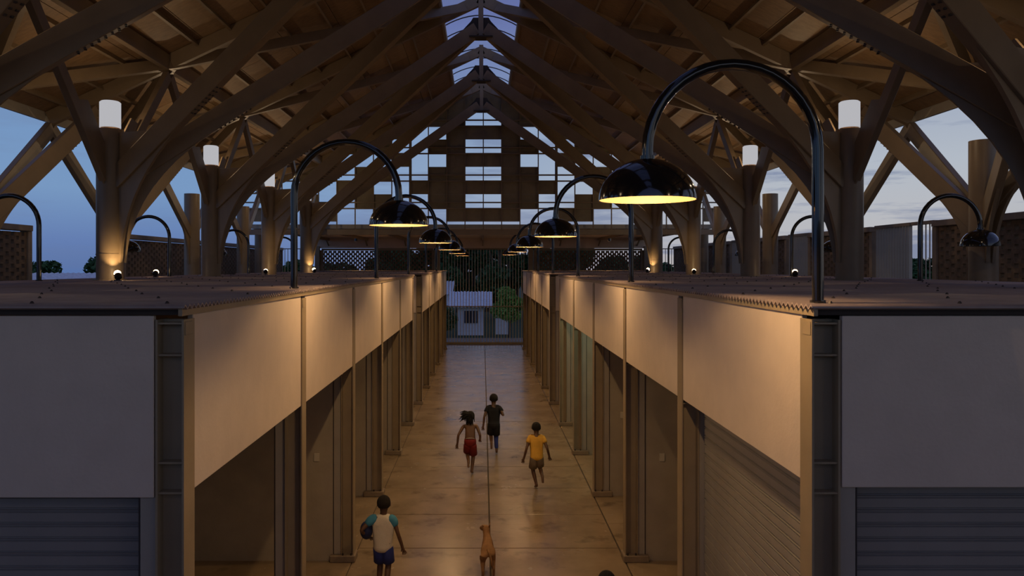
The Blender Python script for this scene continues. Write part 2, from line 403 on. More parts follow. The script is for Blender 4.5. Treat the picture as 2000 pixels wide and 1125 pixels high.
# ------------------------------------------------------------------ tree columns
def branch(t, base, tgt, z0, r0, wdt, dep, plate_top=None, haunch=1.5, zlow=4.35):
    bx, by = base; tg = Vector(tgt); h = Vector((tg.x-bx, tg.y-by, 0)); Lr = h.length; h.normalize(); side = h.cross(Vector((0,0,1)))
    def P(r, z): return Vector((bx, by, 0))+h*r+Vector((0,0,z))
    k = (tg.z-z0)/(Lr-r0)                       # slope
    a, b = P(r0, z0), P(Lr, tg.z)
    MB().bar(a, b, wdt, dep).build('branch_beam', 'steel', t, bevel=.008)
    # bottom and top flange plates stand a little proud of the box
    ct = math.sqrt(1+k*k)
    def soff(r): return z0+k*(r-r0)-dep/2*ct
    def topz(r): return z0+k*(r-r0)+dep/2*ct
    if dep > .3:
        bl_ = MB()
        for j in range(8):
            for q_ in (-.035, .035):
                for e_ in (1.75,):
                    r_ = e_+.07*j; c_ = P(r_, soff(r_)-.006)+side*q_; bl_.bar(c_-h*.014, c_+h*.014, .026, .016)
        bl_.build('bolts', 'screw', t, kind='stuff')
    pts = [P(.12, zlow), P(.245, zlow)]
    rh = haunch; zt = soff(rh)
    for j in range(1, 9):
        u = j/9                                  # quadratic curve: vertical at the trunk, along the soffit at its end
        cz = soff(.3)-.05; c0, c1, c2 = (.245, zlow), (.30, cz), (rh, zt)
        pts.append(P((1-u)**2*c0[0]+2*u*(1-u)*c1[0]+u*u*c2[0], (1-u)**2*c0[1]+2*u*(1-u)*c1[1]+u*u*c2[1]))
    pts.append(P(rh, zt+.02))
    if plate_top:
        rt = max(.3, r0+(plate_top-.06-z0-dep/2*ct)/k)
        pts += [P(rt, plate_top), P(.12, plate_top)]
    else: pts += [P(.12, soff(.12)+.1)]
    MB().prism(pts, side*.05).build('gusset_plate', 'steel', t)
def trunk(t, x, y, z0, z1, r=.215):
    MB().lathe([(r,0),(r,z1-z0)], (x,y,z0), 32, capb=True, capt=True).build('trunk', 'steel', t, smooth=True)
    MB().lathe([(r+.006,0),(r+.006,.02)], (x,y,z0+.42), 32, capb=True, capt=True).build('weld_band', 'steel', t, smooth=True)
    MB().lathe([(r+.05,0),(r+.05,.02)], (x,y,z0), 32, capb=True, capt=True).build('foot_plate', 'steel', t)
lan = None
for sgn, nm in ((-1, 'left'), (1, 'right')):
    x = CX+sgn*XC
    for i, y in enumerate(YC):
        z0 = -.012 if i in (0, 1, 5) else RT-.002
        t = empty('tree_column', (x, y, z0), 'branching taupe steel column with lantern and forked beams on the %s side, %s' % (nm, rowname(i)), 'column', 'inner tree columns')
        trunk(t, x, y, z0, 6.56)
        for my in (MID[i], MID[i+1]):
            branch(t, (x,y), (CX+sgn*.12, my, 10.42), 5.72, .12, .15, .34, 6.50)
            # strut up to the eaves beam, parallel to the aisle
            tz = roofz(x)-.42; sy = 1 if my > y else -1
            MB().bar((x+sgn*.02, y+sy*.16, 5.75), (x, my-sy*.05, tz), .11, .2).build('strut', 'steel', t, bevel=.006)
            MB().prism([(x, y+sy*.1, 5.5), (x, y+sy*.3, 5.75), (x, y+sy*1.0, 6.85), (x, y+sy*.75, 6.9), (x, y+sy*.2, 6.3), (x, y+sy*.1, 6.3)], (.03,0,0)).build('gusset_plate', 'steel', t)
        # lantern on the column head
        l = empty('lantern', (x, y, 6.56)) if lan is None else None
        if l is not None:
            lan = l
            MB().lathe([(.15,0),(.15,.03)], (x,y,6.56), 24, capb=True, capt=True).build('lantern_base', 'steel', l)
            MB().lathe([(.165,0),(.165,.42),(.14,.44),(.001,.445)], (x,y,6.592), 32).build('glass_shade', 'lantern', l, smooth=True)
            light('lantern_light', 'POINT', (x,y,6.80), LAN_W, (1.0,.70,.40), l, size=0)
        else: l = copy_tree(lan)
        l.location = (x, y, 6.56)
        tag(l, 'glowing white cylinder lantern on top of the %s tree column %s' % (nm, rowname(i)), 'lantern', 'column lanterns')
    # outer row stands on the ground
    xo = CX+sgn*8.38
    for i, y in enumerate(YC[2:]):
        t = empty('tree_column', (xo, y, -.012), 'taupe column with flat top and low forked beams beyond the %s stalls, %s' % (nm, from_cam(i)), 'column', 'outer tree columns')
        trunk(t, xo, y, -.012, 6.38)
        for my in (MID[i+2], MID[i+3]):
            if i < 3: branch(t, (xo,y), (CX+sgn*7.55, my, roofz(7.55)-.45), 5.05, .12, .13, .32, None, .9)
            branch(t, (xo,y), (CX+sgn*8.48, my, roofz(8.48)-.33), 5.2, .12, .12, .27, None, .8)

# ------------------------------------------------------------------ roof
RY0, RY1 = -6.1, 30.05  # roof extended unseen behind the camera to hold back blue sky
ceil = empty('ceiling', (CX, (RY0+RY1)/2, ZD), kind='structure')
rk = 0
ed = [1.02, 2.13, 3.24, 4.35, 5.46, 6.57, 7.68, 8.56]
for sgn in (-1, 1):
    ang = math.atan(SL); up = Vector((sgn*SL, 0, 1)).normalized()
    ys = [RY0]+MID+[RY1]
    for a in range(len(ys)-1):
        half = (ys[a]+ys[a+1])/2
        segs = [(ys[a], half), (half, ys[a+1])] if ys[a+1]-ys[a] > 3 else [(ys[a], ys[a+1])]
        for y0, y1 in segs:
            for j in range(len(ed)-1):
                x0, x1 = ed[j]+.006, ed[j+1]-.006; g = .006
                z0, z1 = ZD-SL*x0, ZD-SL*x1
                v = [(CX+sgn*x0,y0+g,z0),(CX+sgn*x1,y0+g,z1),(CX+sgn*x1,y1-g,z1),(CX+sgn*x0,y1-g,z0)]
                v += [(p[0],p[1],p[2]+.03) for p in v]
                MB().add(v, [(0,1,2,3),(7,6,5,4),(0,4,5,1),(1,5,6,2),(2,6,7,3),(3,7,4,0)]).build('deck_panel', 'deck' if (rk*7+j*3) % 5 else 'deck2', ceil)
            rk += 1
    # weather sheet above the deck
    v = [(CX+sgn*.98,RY0-.1,ZD-SL*.98+.04),(CX+sgn*8.62,RY0-.1,ZD-SL*8.6+.04),(CX+sgn*8.62,RY1+.1,ZD-SL*8.6+.04),(CX+sgn*.98,RY1+.1,ZD-SL*.98+.04)]
    v += [(p[0],p[1],p[2]+.03) for p in v]
    MB().add(v, [(0,1,2,3),(7,6,5,4),(0,4,5,1),(1,5,6,2),(2,6,7,3),(3,7,4,0)]).build('roof_sheet', 'zinc', ceil)
    MB().box(CX+sgn*8.57, CX+sgn*8.62, RY0, RY1, ZD-SL*8.6-.16, ZD-SL*8.6+.04).build('eaves_board', 'guide', ceil)
    # purlins
    for x in (1.06, 1.85, 2.63, 3.4, 4.18, 4.95, 5.6, 6.75, 7.45, 8.15):
        z = ZD-SL*x
        MB().bar((CX+sgn*x, RY0+.02, z), (CX+sgn*x, RY1-.02, z), .045, .11, up, .056).build('purlin', 'steel', ceil)
    z = ZD-SL*XC
    MB().bar((CX+sgn*XC, RY0+.02, z), (CX+sgn*XC, RY1-.02, z), .12, .30, (0,0,1), .17).build('eaves_beam', 'steel', ceil, bevel=.006)
    # upstand beside the skylight
    MB().box(CX+sgn*1.0, CX+sgn*1.04, RY0, RY1, ZD-SL*1.0-.02, ZD-SL*1.0+.22).build('upstand', 'screen', ceil)
    for i, my in enumerate(MID):
        MB().bar((CX+sgn*.0, my, ZD), (CX+sgn*8.56, my, ZD-SL*8.56), .12, .28, up, .145).build('rafter', 'steel', ceil, bevel=.006)
        zn = ZD-SL*XC
        def q(x, y, d=.16): return (CX+sgn*x, y, ZD-SL*x)
        if i+1 < len(MID):
            MB().bar(q(XC,my), q(.5,MID[i+1]-.15), .09, .22, up, .20).build('diagonal_brace', 'steel', ceil)
            MB().bar(q(XC,my), q(8.3,my+S/2), .09, .22, up, .20).build('diagonal_brace', 'steel', ceil)
        if i > 0: MB().bar(q(XC,my), q(8.3,my-S/2), .09, .22, up, .20).build('diagonal_brace', 'steel', ceil)
for i, my in enumerate(MID):
    MB().box(CX-.065, CX+.065, my-.065, my+.065, 10.2, ZD+.02).build('king_post', 'steel', ceil)
    pl = [(CX-.62, my, 10.22), (CX+.62, my, 10.22), (CX+.42, my, 10.45), (CX+.26, my, 10.62), (CX+.2, my, 10.72), (CX-.2, my, 10.72), (CX-.26, my, 10.62), (CX-.42, my, 10.45)]
    MB().prism(pl, (0,.05,0)).build('ridge_gusset', 'dark', ceil)
    MB().box(CX-.3, CX+.3, my-.18, my+.18, 10.18, 10.215).build('ridge_plate', 'dark', ceil)
# skylight: curved glazing on thin hoops
def hoopz(x): return ZD-SL*1.0+.22+.30*(1-(x/1.04)**2)
ys = [RY0+1.115*k for k in range(33) if RY0+1.115*k < RY1]
for k, y in enumerate(ys):
    MB().tube([(CX+x, y, hoopz(x)) for x in [-1.04+2.08*j/12 for j in range(13)]], .016, 6).build('glazing_bar', 'screw', ceil)
    if k+1 < len(ys):
        y1 = min(ys[k+1], RY1)
        v = [(CX+x, yy, hoopz(x)+.02) for yy in (y, y1) for x in [-1.04+2.08*j/12 for j in range(13)]]
        MB().add(v, [(j,j+1,14+j,13+j) for j in range(12)]).build('skylight_pane', 'glass', ceil, smooth=True)

MB().box(-9.2, 9.1, -6.4, -6.2, -.012, 5.2).build('wall_back', 'plaster', kind='structure')  # unseen wall added to bounce warm light and block blue sky
# ------------------------------------------------------------------ gable screen
GY = 29.85; gw = 35.75*GY/F; gh = 26.8*GY/F; gz0 = 4.3+(VY-432.5)*GY/F
def clip(poly, a, b, c):            # keep a*x+b*z<=c
    out = []
    for i in range(len(poly)):
        p, q = poly[i], poly[(i+1) % len(poly)]
        dp, dq = a*p[0]+b*p[1]-c, a*q[0]+b*q[1]-c
        if dp <= 0: out.append(p)
        if dp*dq < 0:
            u = dp/(dp-dq); out.append((p[0]+(q[0]-p[0])*u, p[1]+(q[1]-p[1])*u))
    return out
OPEN = {0: (0,2,4,6), 1: (), 2: (1,3,7), 3: (1,2,3,4,6,7), 4: (2,4,5,6), 5: (1,3,5), 6: (3,7), 7: (3,4,6,7), 8: (2,5,6), 9: (5,7), 10: (4,5,7), 11: (3,5,6,7), 12: (6,)}
gs = empty('gable_screen', (CX, GY, gz0-.35), 'tall checkerboard screen of brown panels and open squares filling the far gable', 'screen')
gx = CX+.07
for c in range(-12, 14):
    ac = (abs(c)-1+1) if c <= 0 else c-1      # c: -12..0 left cells, 1..13 right cells
    k = -c if c <= 0 else c-1
    x0 = gx+(c-1)*gw; x1 = x0+gw
    col = k
    for r in range(-4, 8):
        if r in OPEN.get(col, ()): continue
        zt = gz0+(8-r)*gh; zb_ = zt-gh
        poly = [(x0+.003,zb_-.004),(x1-.003,zb_-.004),(x1-.003,zt-.006),(x0+.003,zt-.006)]
        poly = clip(poly, SL, 1, ZD-.05+SL*CX); poly = clip(poly, -SL, 1, ZD-.05-SL*CX)
        if len(poly) < 3 or max(p[1] for p in poly)-min(p[1] for p in poly) < .03: continue
        MB().prism([(p[0], GY+.055, p[1]) for p in poly], (0,.02,0)).build('panel', 'screen', gs)
for c in range(-12, 14):
    x = gx+c*gw; zt = ZD-SL*abs(x-CX)-.05
    if zt > gz0: MB().box(x-.02, x+.02, GY-.03, GY+.03, gz0-.33, zt).build('mullion', 'steel', gs)
for c in (-4, 4):
    x = gx+c*gw; MB().box(x-.05, x+.05, GY+.07, GY+.17, gz0-.33, ZD-SL*abs(x-CX)-.05).build('main_mullion', 'steel', gs)
for r in range(0, 9):
    z = gz0+(8-r)*gh-(.62*gh if r % 2 == 0 else 0.06*gh)
    half = min(9.2, (ZD-z)/SL-.05)
    if half > .3: MB().box(CX-half, CX+half, GY-.035, GY+.04, z-.025, z+.025).build('rail', 'steel', gs)
MB().box(CX-9.2, CX+9.2, GY-.06, GY+.12, gz0-.52, gz0-.33).build('bottom_beam', 'steel', gs)
MB().box(CX-.35, CX+.35, GY-.08, GY-.04, ZD-.75, ZD-.1).build('panel', 'screen', gs)

# ------------------------------------------------------------------ end canopy
cn = empty('canopy', (0, 36, 5.8), 'low flat canopy with brown soffit across the far end under the gable screen', 'canopy')
MB().box(-9.4, 9.3, 30.4, 42.3, 5.80, 5.86).build('canopy_slab', 'cream', cn)
MB().box(-9.45, 9.35, 30.3, 30.4, 5.76, 5.93).build('gutter', 'guide', cn)
MB().box(-9.4, 9.3, 41.9, 42.2, 5.26, 5.80).build('lintel', 'cream', cn)
for i in range(9):
    x = -8.4+2.1*i
    MB().box(x-.05, x+.05, 30.5, 41.9, 5.66, 5.80).build('soffit_rib', 'post', cn)
    MB().bar((x, 41.88, 5.4), (x, 41.2, 5.70), .06, .06, (1,0,0)).build('bracket', 'post', cn)
for i, (x, y) in enumerate(((-6.3,38.2),(-1.6,38.2),(1.8,38.2),(6.3,38.2))):  # lamps added to brighten the soffit, lintel and gate bars
    t = empty('added_downlight', (x, y, 5.66), 'added small black can light under the far canopy, %s from the left' % ORD[i].replace('nearest','first'), 'light', 'added canopy can lights')
    MB().lathe([(.07,0),(.075,.14)], (x,y,5.52), 16, capt=True).build('can', 'black', t, smooth=True)
    MB().lathe([(.05,0),(.05,.01)], (x,y,5.62), 12, capb=True).build('lamp_lens', 'bulb', t)
    MB().tube([(x,y,5.655),(x,y,5.80)], .015, 8).build('stem', 'black', t)
    light('can_light', 'SPOT', (x,y,5.56), 60, WARM, t, size=.03, spot_size=2.75, spot_blend=.5)
for i, x in enumerate((-9.0, -2.45, 2.6, 8.9)):
    o = MB().box(x-.13, x+.13, 41.72, 41.88, -.01, 5.36).build('end_post', 'post', None, loc=(x, 41.8, -.01), bevel=.01)
    tag(o, 'square tan post carrying the far canopy, %s' % ['at the far left', 'on the left of the barred gate', 'on the right of the barred gate', 'at the far right'][i], 'post')
for i, x in enumerate((-9.0, 8.9)):
    o = MB().lathe([(.2,0),(.2,5.80)], (x, 31, -.012), 24, capb=True, capt=True).build('canopy_column', 'steel', None, loc=(x,31,-.012), smooth=True)
    tag(o, 'round steel column under the near %s corner of the far canopy' % ('left','right')[i], 'column')

# ------------------------------------------------------------------ barred gate
gt = empty('barred_gate', (.05, 42.0, 0), 'tall gate of thin vertical bars closing the far end of the aisle', 'gate')
nb = 27; x0, x1 = -2.1, 2.2
bar0 = None
for i in range(nb):
    x = x0+(x1-x0)*(i+.5)/nb
    if bar0 is None: bar0 = MB().tube([(x,42.0,.08),(x,42.0,5.22)], .017, 6).build('bar', 'gatebar', gt); xb0 = x
    else:
        o = bar0.copy(); C.objects.link(o); o.parent = gt; o.location = (x-xb0, 0, 0)
MB().box(x0-.05, x1+.05, 41.96, 42.04, .0, .12).build('bottom_rail', 'post', gt)
MB().box(x0, x1, 41.97, 42.03, 2.05, 2.10).build('mid_rail', 'post', gt)
MB().box(x0-.05, x1+.05, 41.96, 42.04, 5.18, 5.25).build('top_rail', 'post', gt)
for x in (x0-.05, x1+.05): MB().box(x-.03, x+.03, 41.96, 42.04, 0, 5.25).build('gate_stile', 'post', gt)

# side bar fences at the far end
for sgn, nm in ((-1,'left'),(1,'right')):
    t = empty('bar_fence', (sgn*10.2, 42, 0), 'fence of thin vertical bars beside the far %s brick screen' % nm, 'fence')
    xa, xb = sgn*9.15, sgn*12.0
    k = 0
    for j in range(18):
        x = xa+(xb-xa)*j/17; MB().box(x-.014, x+.014, 41.985, 42.015, 0, 5.24).build('bar', 'gatebar', t)
    MB().box(xa, xb, 41.98, 42.02, 5.2, 5.25).build('top_rail', 'post', t)
    MB().box(xa, xb, 41.98, 42.02, .05, .1).build('bottom_rail', 'post', t)

# ------------------------------------------------------------------ perforated brick walls
def lattice(name, p0, p1, z0, z1, label, bl=.29, bh=.095, gap=.115, thick=.12, cap=True, mtl='brick'):
    p0, p1 = Vector((*p0,0)), Vector((*p1,0)); d = (p1-p0); Ln = d.length; d.normalize(); nrm = Vector((-d.y, d.x, 0))
    t = empty(name, ((p0.x+p1.x)/2, (p0.y+p1.y)/2, 0), label, 'wall')
    def ob(m_, s0, s1, a, b, th):
        v = []
        for s_ in (s0, s1):
            for u in (-th/2, th/2):
                for z in (a, b): q = p0+d*s_+nrm*u; v.append((q.x, q.y, z))
        m_.add(v, [(0,1,3,2),(4,6,7,5),(0,4,5,1),(2,3,7,6),(0,2,6,4),(1,5,7,3)])
    m_ = MB(); z = z0; r = 0
    while z+bh < z1:
        s_ = 0 if r % 2 == 0 else -(bl+gap)/2
        while s_ < Ln:
            a, b = max(0, s_), min(Ln, s_+bl)
            if b-a > .03: ob(m_, a, b, z, z+bh, thick*R.uniform(.93,1.05))
            s_ += bl+gap
        z += bh-.0005; r += 1
    m_.build('bricks', mtl, t, kind='stuff')
    lo = MB(); ob(lo, 0, Ln, -.012, z0, thick*1.05); lo.build('solid_base', mtl, t)
    if cap: cp = MB(); ob(cp, -.04, Ln+.04, z1, z1+.14, .30); cp.build('coping', 'cap', t, bevel=.01)
    else: cp = MB(); ob(cp, 0, Ln, z1-.02, z1+.09, .2); cp.build('lintel', 'post', t)
    for s_ in (0, Ln):
        e = MB(); ob(e, s_-.08, s_+.08, -.012, z1, .2); e.build('end_pier', 'cap', t)
    return t
lattice('brick_screen', (-8.8,42.0), (-2.7,42.0), 3.2, 5.15, 'perforated brick screen left of the far barred gate', bl=.16, bh=.12, gap=.09, cap=False)
lattice('brick_screen', (2.85,42.0), (8.7,42.0), 3.2, 5.15, 'perforated brick screen right of the far barred gate', bl=.18, bh=.12, gap=.07, cap=False)
lattice('brick_wall', (-11,8.0), (-11,18.5), 3.4, 5.13, 'perforated brick wall with pale coping at the far left edge of the picture')
lattice('brick_wall', (-11,23.4), (-11,41.8), 3.4, 5.13, 'long perforated brick wall with pale coping seen between the left tree columns')
def slat_fence(x, y0, y1, ztop, label, dens=.13, wd=.09):
    t = empty('slat_fence', (x, (y0+y1)/2, 0), label, 'fence')
    n_ = int((y1-y0)/dens); f = None
    for i in range(n_):
        y = y0+dens*(i+.5)
        if f is None: f = MB().box(x-wd/2, x+wd/2, y-.012, y+.012, .05, ztop).build('slat', 'guide', t); yf = y
        else: o = f.copy(); C.objects.link(o); o.parent = t; o.location = (0, y-yf, 0)
    MB().box(x-.05, x+.05, y0, y1, ztop, ztop+.08).build('top_rail', 'steel', t)
    MB().box(x-.05, x+.05, y0, y1, -.012, .05).build('bottom_rail', 'steel', t)
lattice('brick_wall', (10.5,8.0), (10.5,17.7), 3.4, 5.2, 'perforated brick wall behind the unlit arc lamp at the right edge')
slat_fence(10.5, 17.8, 18.75, 5.28, 'short open run of thin fence bars beside the right brick wall', .16, .02)
slat_fence(10.5, 18.8, 20.5, 5.28, 'nearest run of upright pale fence slats on the right side')
lattice('brick_wall', (10.5,20.6), (10.5,24.5), 3.4, 5.2, 'second perforated brick wall on the right side, behind the fence slats')
slat_fence(10.5, 24.6, 26.3, 5.28, 'second run of upright fence slats on the right side')
lattice('brick_wall', (10.5,26.4), (10.5,30.6), 3.4, 5.2, 'third perforated brick wall on the right side')
slat_fence(10.5, 30.7, 32.3, 5.28, 'third run of upright fence slats on the right side')
lattice('brick_wall', (10.5,32.4), (10.5,41.8), 3.4, 5.2, 'farthest perforated brick wall on the right side')

# ------------------------------------------------------------------ spotlights at the column feet
def uplight(x, y, tx, ty, label, power=UP_W):
    t = empty('spotlight', (x, y, RT-.004), label, 'light', 'floodlights on the stall roofs')
    MB().box(x-.05, x+.05, y-.03, y+.03, RT-.004, RT+.015).build('mount', 'black', t)
    MB().tube([(x,y,RT+.01),(x,y,RT+.07)], .012, 8).build('bracket', 'black', t)
    d = Vector((tx-x, ty-y, .55)).normalized(); c = Vector((x,y,RT+.09))
    MB().tube([c-d*.06, c+d*.005], .056, 14).build('housing', 'black', t, smooth=True)
    MB().lathe([(.001,-.055),(.03,-.048),(.048,-.028),(.055,0),(.048,.028),(.03,.048),(.001,.055)], tuple(c+d*.03), 14).build('lens', 'spotlens', t, smooth=True)
    l = light('spotlight_beam', 'SPOT', tuple(c+d*.11), power, (1,.66,.30), t, spot_size=1.15, spot_blend=.8)
    l.rotation_euler = d.to_track_quat('-Z', 'Y').to_euler()
uplight(-5.87, 12.35, -6.2, 12.78, 'glowing spotlight at the foot of the large left tree column')
uplight(-6.9, 16.2, -7.1, 17.3, 'glowing spotlight on the left roof between the two nearest left tree columns')
uplight(-5.88, 20.8, -6.2, 22.26, 'glowing spotlight at the foot of the third visible left tree column')
uplight(-5.85, 26.65, -6.2, 27.0, 'glowing spotlight at the foot of the farthest left tree column')
uplight(5.72, 26.65, 6.1, 27.0, 'glowing spotlight at the foot of the farthest right tree column')
uplight(5.72, 20.8, 6.1, 22.26, 'glowing spotlight at the foot of the third visible right tree column')
uplight(6.75, 16.6, 7.0, 17.4, 'glowing spotlight on the right roof beside the second outer arc lamp')

# greenish tube lamps in two right stalls
for i, y in enumerate((15.98, 19.14)):
    o = MB().box(3.3, 3.36, y-.5, y+.5, 3.80, 3.86).build('tube_lamp', emat('tube_glow_%d' % i, (.75,1,.72), 2.5), None, loc=(3.33,y,3.95))
    tag(o, 'fluorescent tube under the ceiling of the %s open stall on the right' % ('third','fourth')[i], 'light')
    light('tube_light', 'POINT', (3.33, y, 3.6), 26, (.8,1,.72), size=.05)

# ------------------------------------------------------------------ outside
def house(x0, x1, y0, y1, z0, zh, label, win=None, overhang=.6, roof='zinc'):
    t = empty('house', ((x0+x1)/2, (y0+y1)/2, z0), label, 'house')
    MB().box(x0, x1, y0, y1, z0, zh).build('walls', 'white', t)
    n = int((x1-x0+2*overhang)/.09)*1; v = []; xa = x0-overhang; 
    for k in range(n+1):
        x = xa+(x1-x0+2*overhang)*k/n; dz = .05*math.sin(k*PI/2)
        v += [(x, y0-overhang, zh+dz), (x, y1, zh+1.3+dz), (x, y0-overhang, zh-.05+dz), (x, y1, zh+1.25+dz)]
    fs = []
    for k in range(n): a = 4*k; fs += [(a,a+4,a+5,a+1),(a+2,a+3,a+7,a+6),(a,a+2,a+6,a+4),(a+1,a+5,a+7,a+3)]
    MB().add(v, fs).build('tin_roof', roof, t)
    if win:
        wx0, wx1, wz0, wz1 = win
        f = MB().box(wx0-.06, wx1+.06, y0-.06, y0, wz0-.06, wz1+.06).build('window', 'white', t)
        MB().box(wx0, wx1, y0-.09, y0-.06, wz0, wz1).build('pane', 'frame', f)
        for k in range(4):
            xx = wx0+(wx1-wx0)*(k+.5)/4; MB().box(xx-.02, xx+.02, y0-.12, y0-.09, wz0, wz1).build('window_bar', 'white', f)
    return t
house(-2.5, 0.05, 75, 79, -2.52, .35, 'small white house with corrugated tin roof and barred window beyond the gate', (-1.8,-.5,-1.3,-.1), .9)
MB().box(1.25, 2.5, 76, 76.2, -2.52, -.6).build('garden_wall', 'white', None, loc=(1.9,76,-2.52), label='low white wall under the bright tree beyond the gate', cat='wall')
house(-9, -3.6, 84, 90, -2.52, 1.2, 'grey house behind the small white house, mostly hidden', None, .3)
MB().box(-60, 60, 68.5, 72, -2.5, -2.47).build('road', 'base', kind='structure')
house(-34, -21.5, 44, 52, -2.52, 2.5, 'low pale building seen over the left roof beside the brick wall', None, .3)

def leafball(m_, c, r, n, s):
    for _ in range(n):
        d = Vector((R.gauss(0,1), R.gauss(0,1), R.gauss(0,1))).normalized(); rr = R.uniform(.6,1.05)
        p = Vector(c)+Vector((d.x*r[0], d.y*r[1], d.z*r[2]))*rr
        a = Vector((R.gauss(0,1), R.gauss(0,1), R.gauss(0,.6))).normalized(); b = a.orthogonal().normalized(); b = (b*math.cos(1)+a.cross(b)*math.sin(R.uniform(0,6))).normalized()
        q = s*R.uniform(.6,1.4)
        m_.add([p-a*q, p-b*q*.45, p+a*q, p+b*q*.45], [(0,1,2,3)])
def tree(x, y, z0, h, rw, label, mtl='leaf', n=2600, s=.16, trunk_h=.35, group=None):
    t = empty('tree', (x, y, z0), label, 'tree', group)
    MB().tube([(x,y,z0),(x+.1,y,z0+h*trunk_h),(x+.05,y+.1,z0+h*.75)], [.16*h/6,.11*h/6,.04*h/6], 8).build('trunk', 'bark', t, smooth=True)
    bt = MB()
    for k in range(4):
        a = k*PI/2+R.random(); bt.tube([(x+.08,y,z0+h*trunk_h),(x+math.cos(a)*rw*.6,y+math.sin(a)*rw*.6,z0+h*.7)], [.06*h/6,.02*h/6], 6)
    bt.build('boughs', 'bark', t)
    m_ = MB(); nb_ = 9
    for k in range(nb_):
        a = R.uniform(0,2*PI); q = R.uniform(.1,.62)*rw; zz = z0+h*R.uniform(trunk_h+.12, .84)
        rr = rw*R.uniform(.34,.55); leafball(m_, (x+math.cos(a)*q, y+math.sin(a)*q, zz), (rr, rr, rr*.8), n//nb_, s)
    m_.build('foliage', mtl, t, kind='stuff')
tree(2.5, 72.6, -2.5, 5.3, 1.9, 'bright green tree beside the white wall beyond the gate', 'leaf2', 5000, .15, .3)
tree(-3.6, 72.5, -2.5, 3.2, 1.3, 'dark bush-like tree left of the small white house beyond the gate', 'leaf', 2600, .13, .12)
for i in range(8):
    tree(-11+3.3*i+R.uniform(-.2,.2), 95+(i%2)*4.5, -2.5, 12.6+R.uniform(-.5,.8), 2.9, 'dark dense tree behind the white house, %s from the left' % ORD[i].replace('nearest','first'), 'leaf', 6500, .27, .12, 'trees behind the houses')
for i in range(7):
    tree(-12+4.2*i, 112+(i%2)*2, -2.5, 14, 3.0, 'dark tall tree of the farthest row beyond the gate, %s from the left' % ORD[i].replace('nearest','first'), 'leaf', 6000, .4, .1, 'farthest trees')
tl = [(-66,100,7.5),(-62,104,8.2),(-57,98,7.6),(-53,106,8.0),(-48,100,8.5),(-71,108,8),(-44,104,8.4),(-30,100,8.3),(-36,106,8.4),(-25,104,8.6),(-19,100,8.6),(-15,103,8.2)]
for i, (x, y, h) in enumerate(tl):
    tree(x, y, -2.5, h, 3.4, 'dark tree on the skyline left of the building, %s from the left' % ORD[i].replace('nearest','first'), 'leaf', 2600, .42, .2, 'left skyline trees')
tr = [(17,100,8.4),(23,104,8.6),(29,98,8.2),(35,104,8.4),(42,100,8.2),(49,104,8.4),(57,100,8.6),(65,104,8.6)]
for i, (x, y, h) in enumerate(tr):
    tree(x, y, -2.5, h, 3.2, 'dark tree on the skyline right of the building, %s from the left' % ORD[i].replace('nearest','first'), 'leaf', 2600, .42, .2, 'right skyline trees')

# ------------------------------------------------------------------ figures
def skin_mesh(verts, edges, root=0, sub=2, name='m'):
    """verts: [(x,y,z,rx,ry)]"""
    me = bpy.data.meshes.new('tmp'); me.from_pydata([v[:3] for v in verts], edges, []); me.update()
    o = bpy.data.objects.new('tmp', me); C.objects.link(o)
    o.modifiers.new('skin', 'SKIN'); 
    if not me.skin_vertices: me.skin_vertices.new() if hasattr(me.skin_vertices, 'new') else None
    sv = me.skin_vertices[0].data
    for i, v in enumerate(verts):
        sv[i].radius = (v[3], v[4] if len(v) > 4 else v[3]); sv[i].use_root = (i == root)
    ss = o.modifiers.new('sub', 'SUBSURF'); ss.levels = sub; ss.render_levels = sub
    dg = bpy.context.evaluated_depsgraph_get(); dg.update()
    r = bpy.data.meshes.new_from_object(o.evaluated_get(dg)); r.name = name
    C.objects.unlink(o); bpy.data.objects.remove(o); return r
def put_mesh(name, me, m, parent, **k):
    me.materials.clear(); me.materials.append(M[m]); me.shade_smooth()
    for p in me.polygons: p.material_index = 0
    o = bpy.data.objects.new(name, me); C.objects.link(o); o.parent = parent; return tag(o, **k)
def blob(m_, c, r, n=14, zmin=-1, k=10):
    for_ = [(max(.001, math.cos(a)), math.sin(a)) for a in [-PI/2+PI*j/k for j in range(k+1)] if math.sin(a) >= zmin]
    st = len(m_.v); m_.lathe(for_, (0,0,0), n)
    for i in range(st, len(m_.v)):
        v = m_.v[i]; m_.v[i] = (c[0]+v[0]*r[0], c[1]+v[1]*r[1], c[2]+v[2]*r[2])
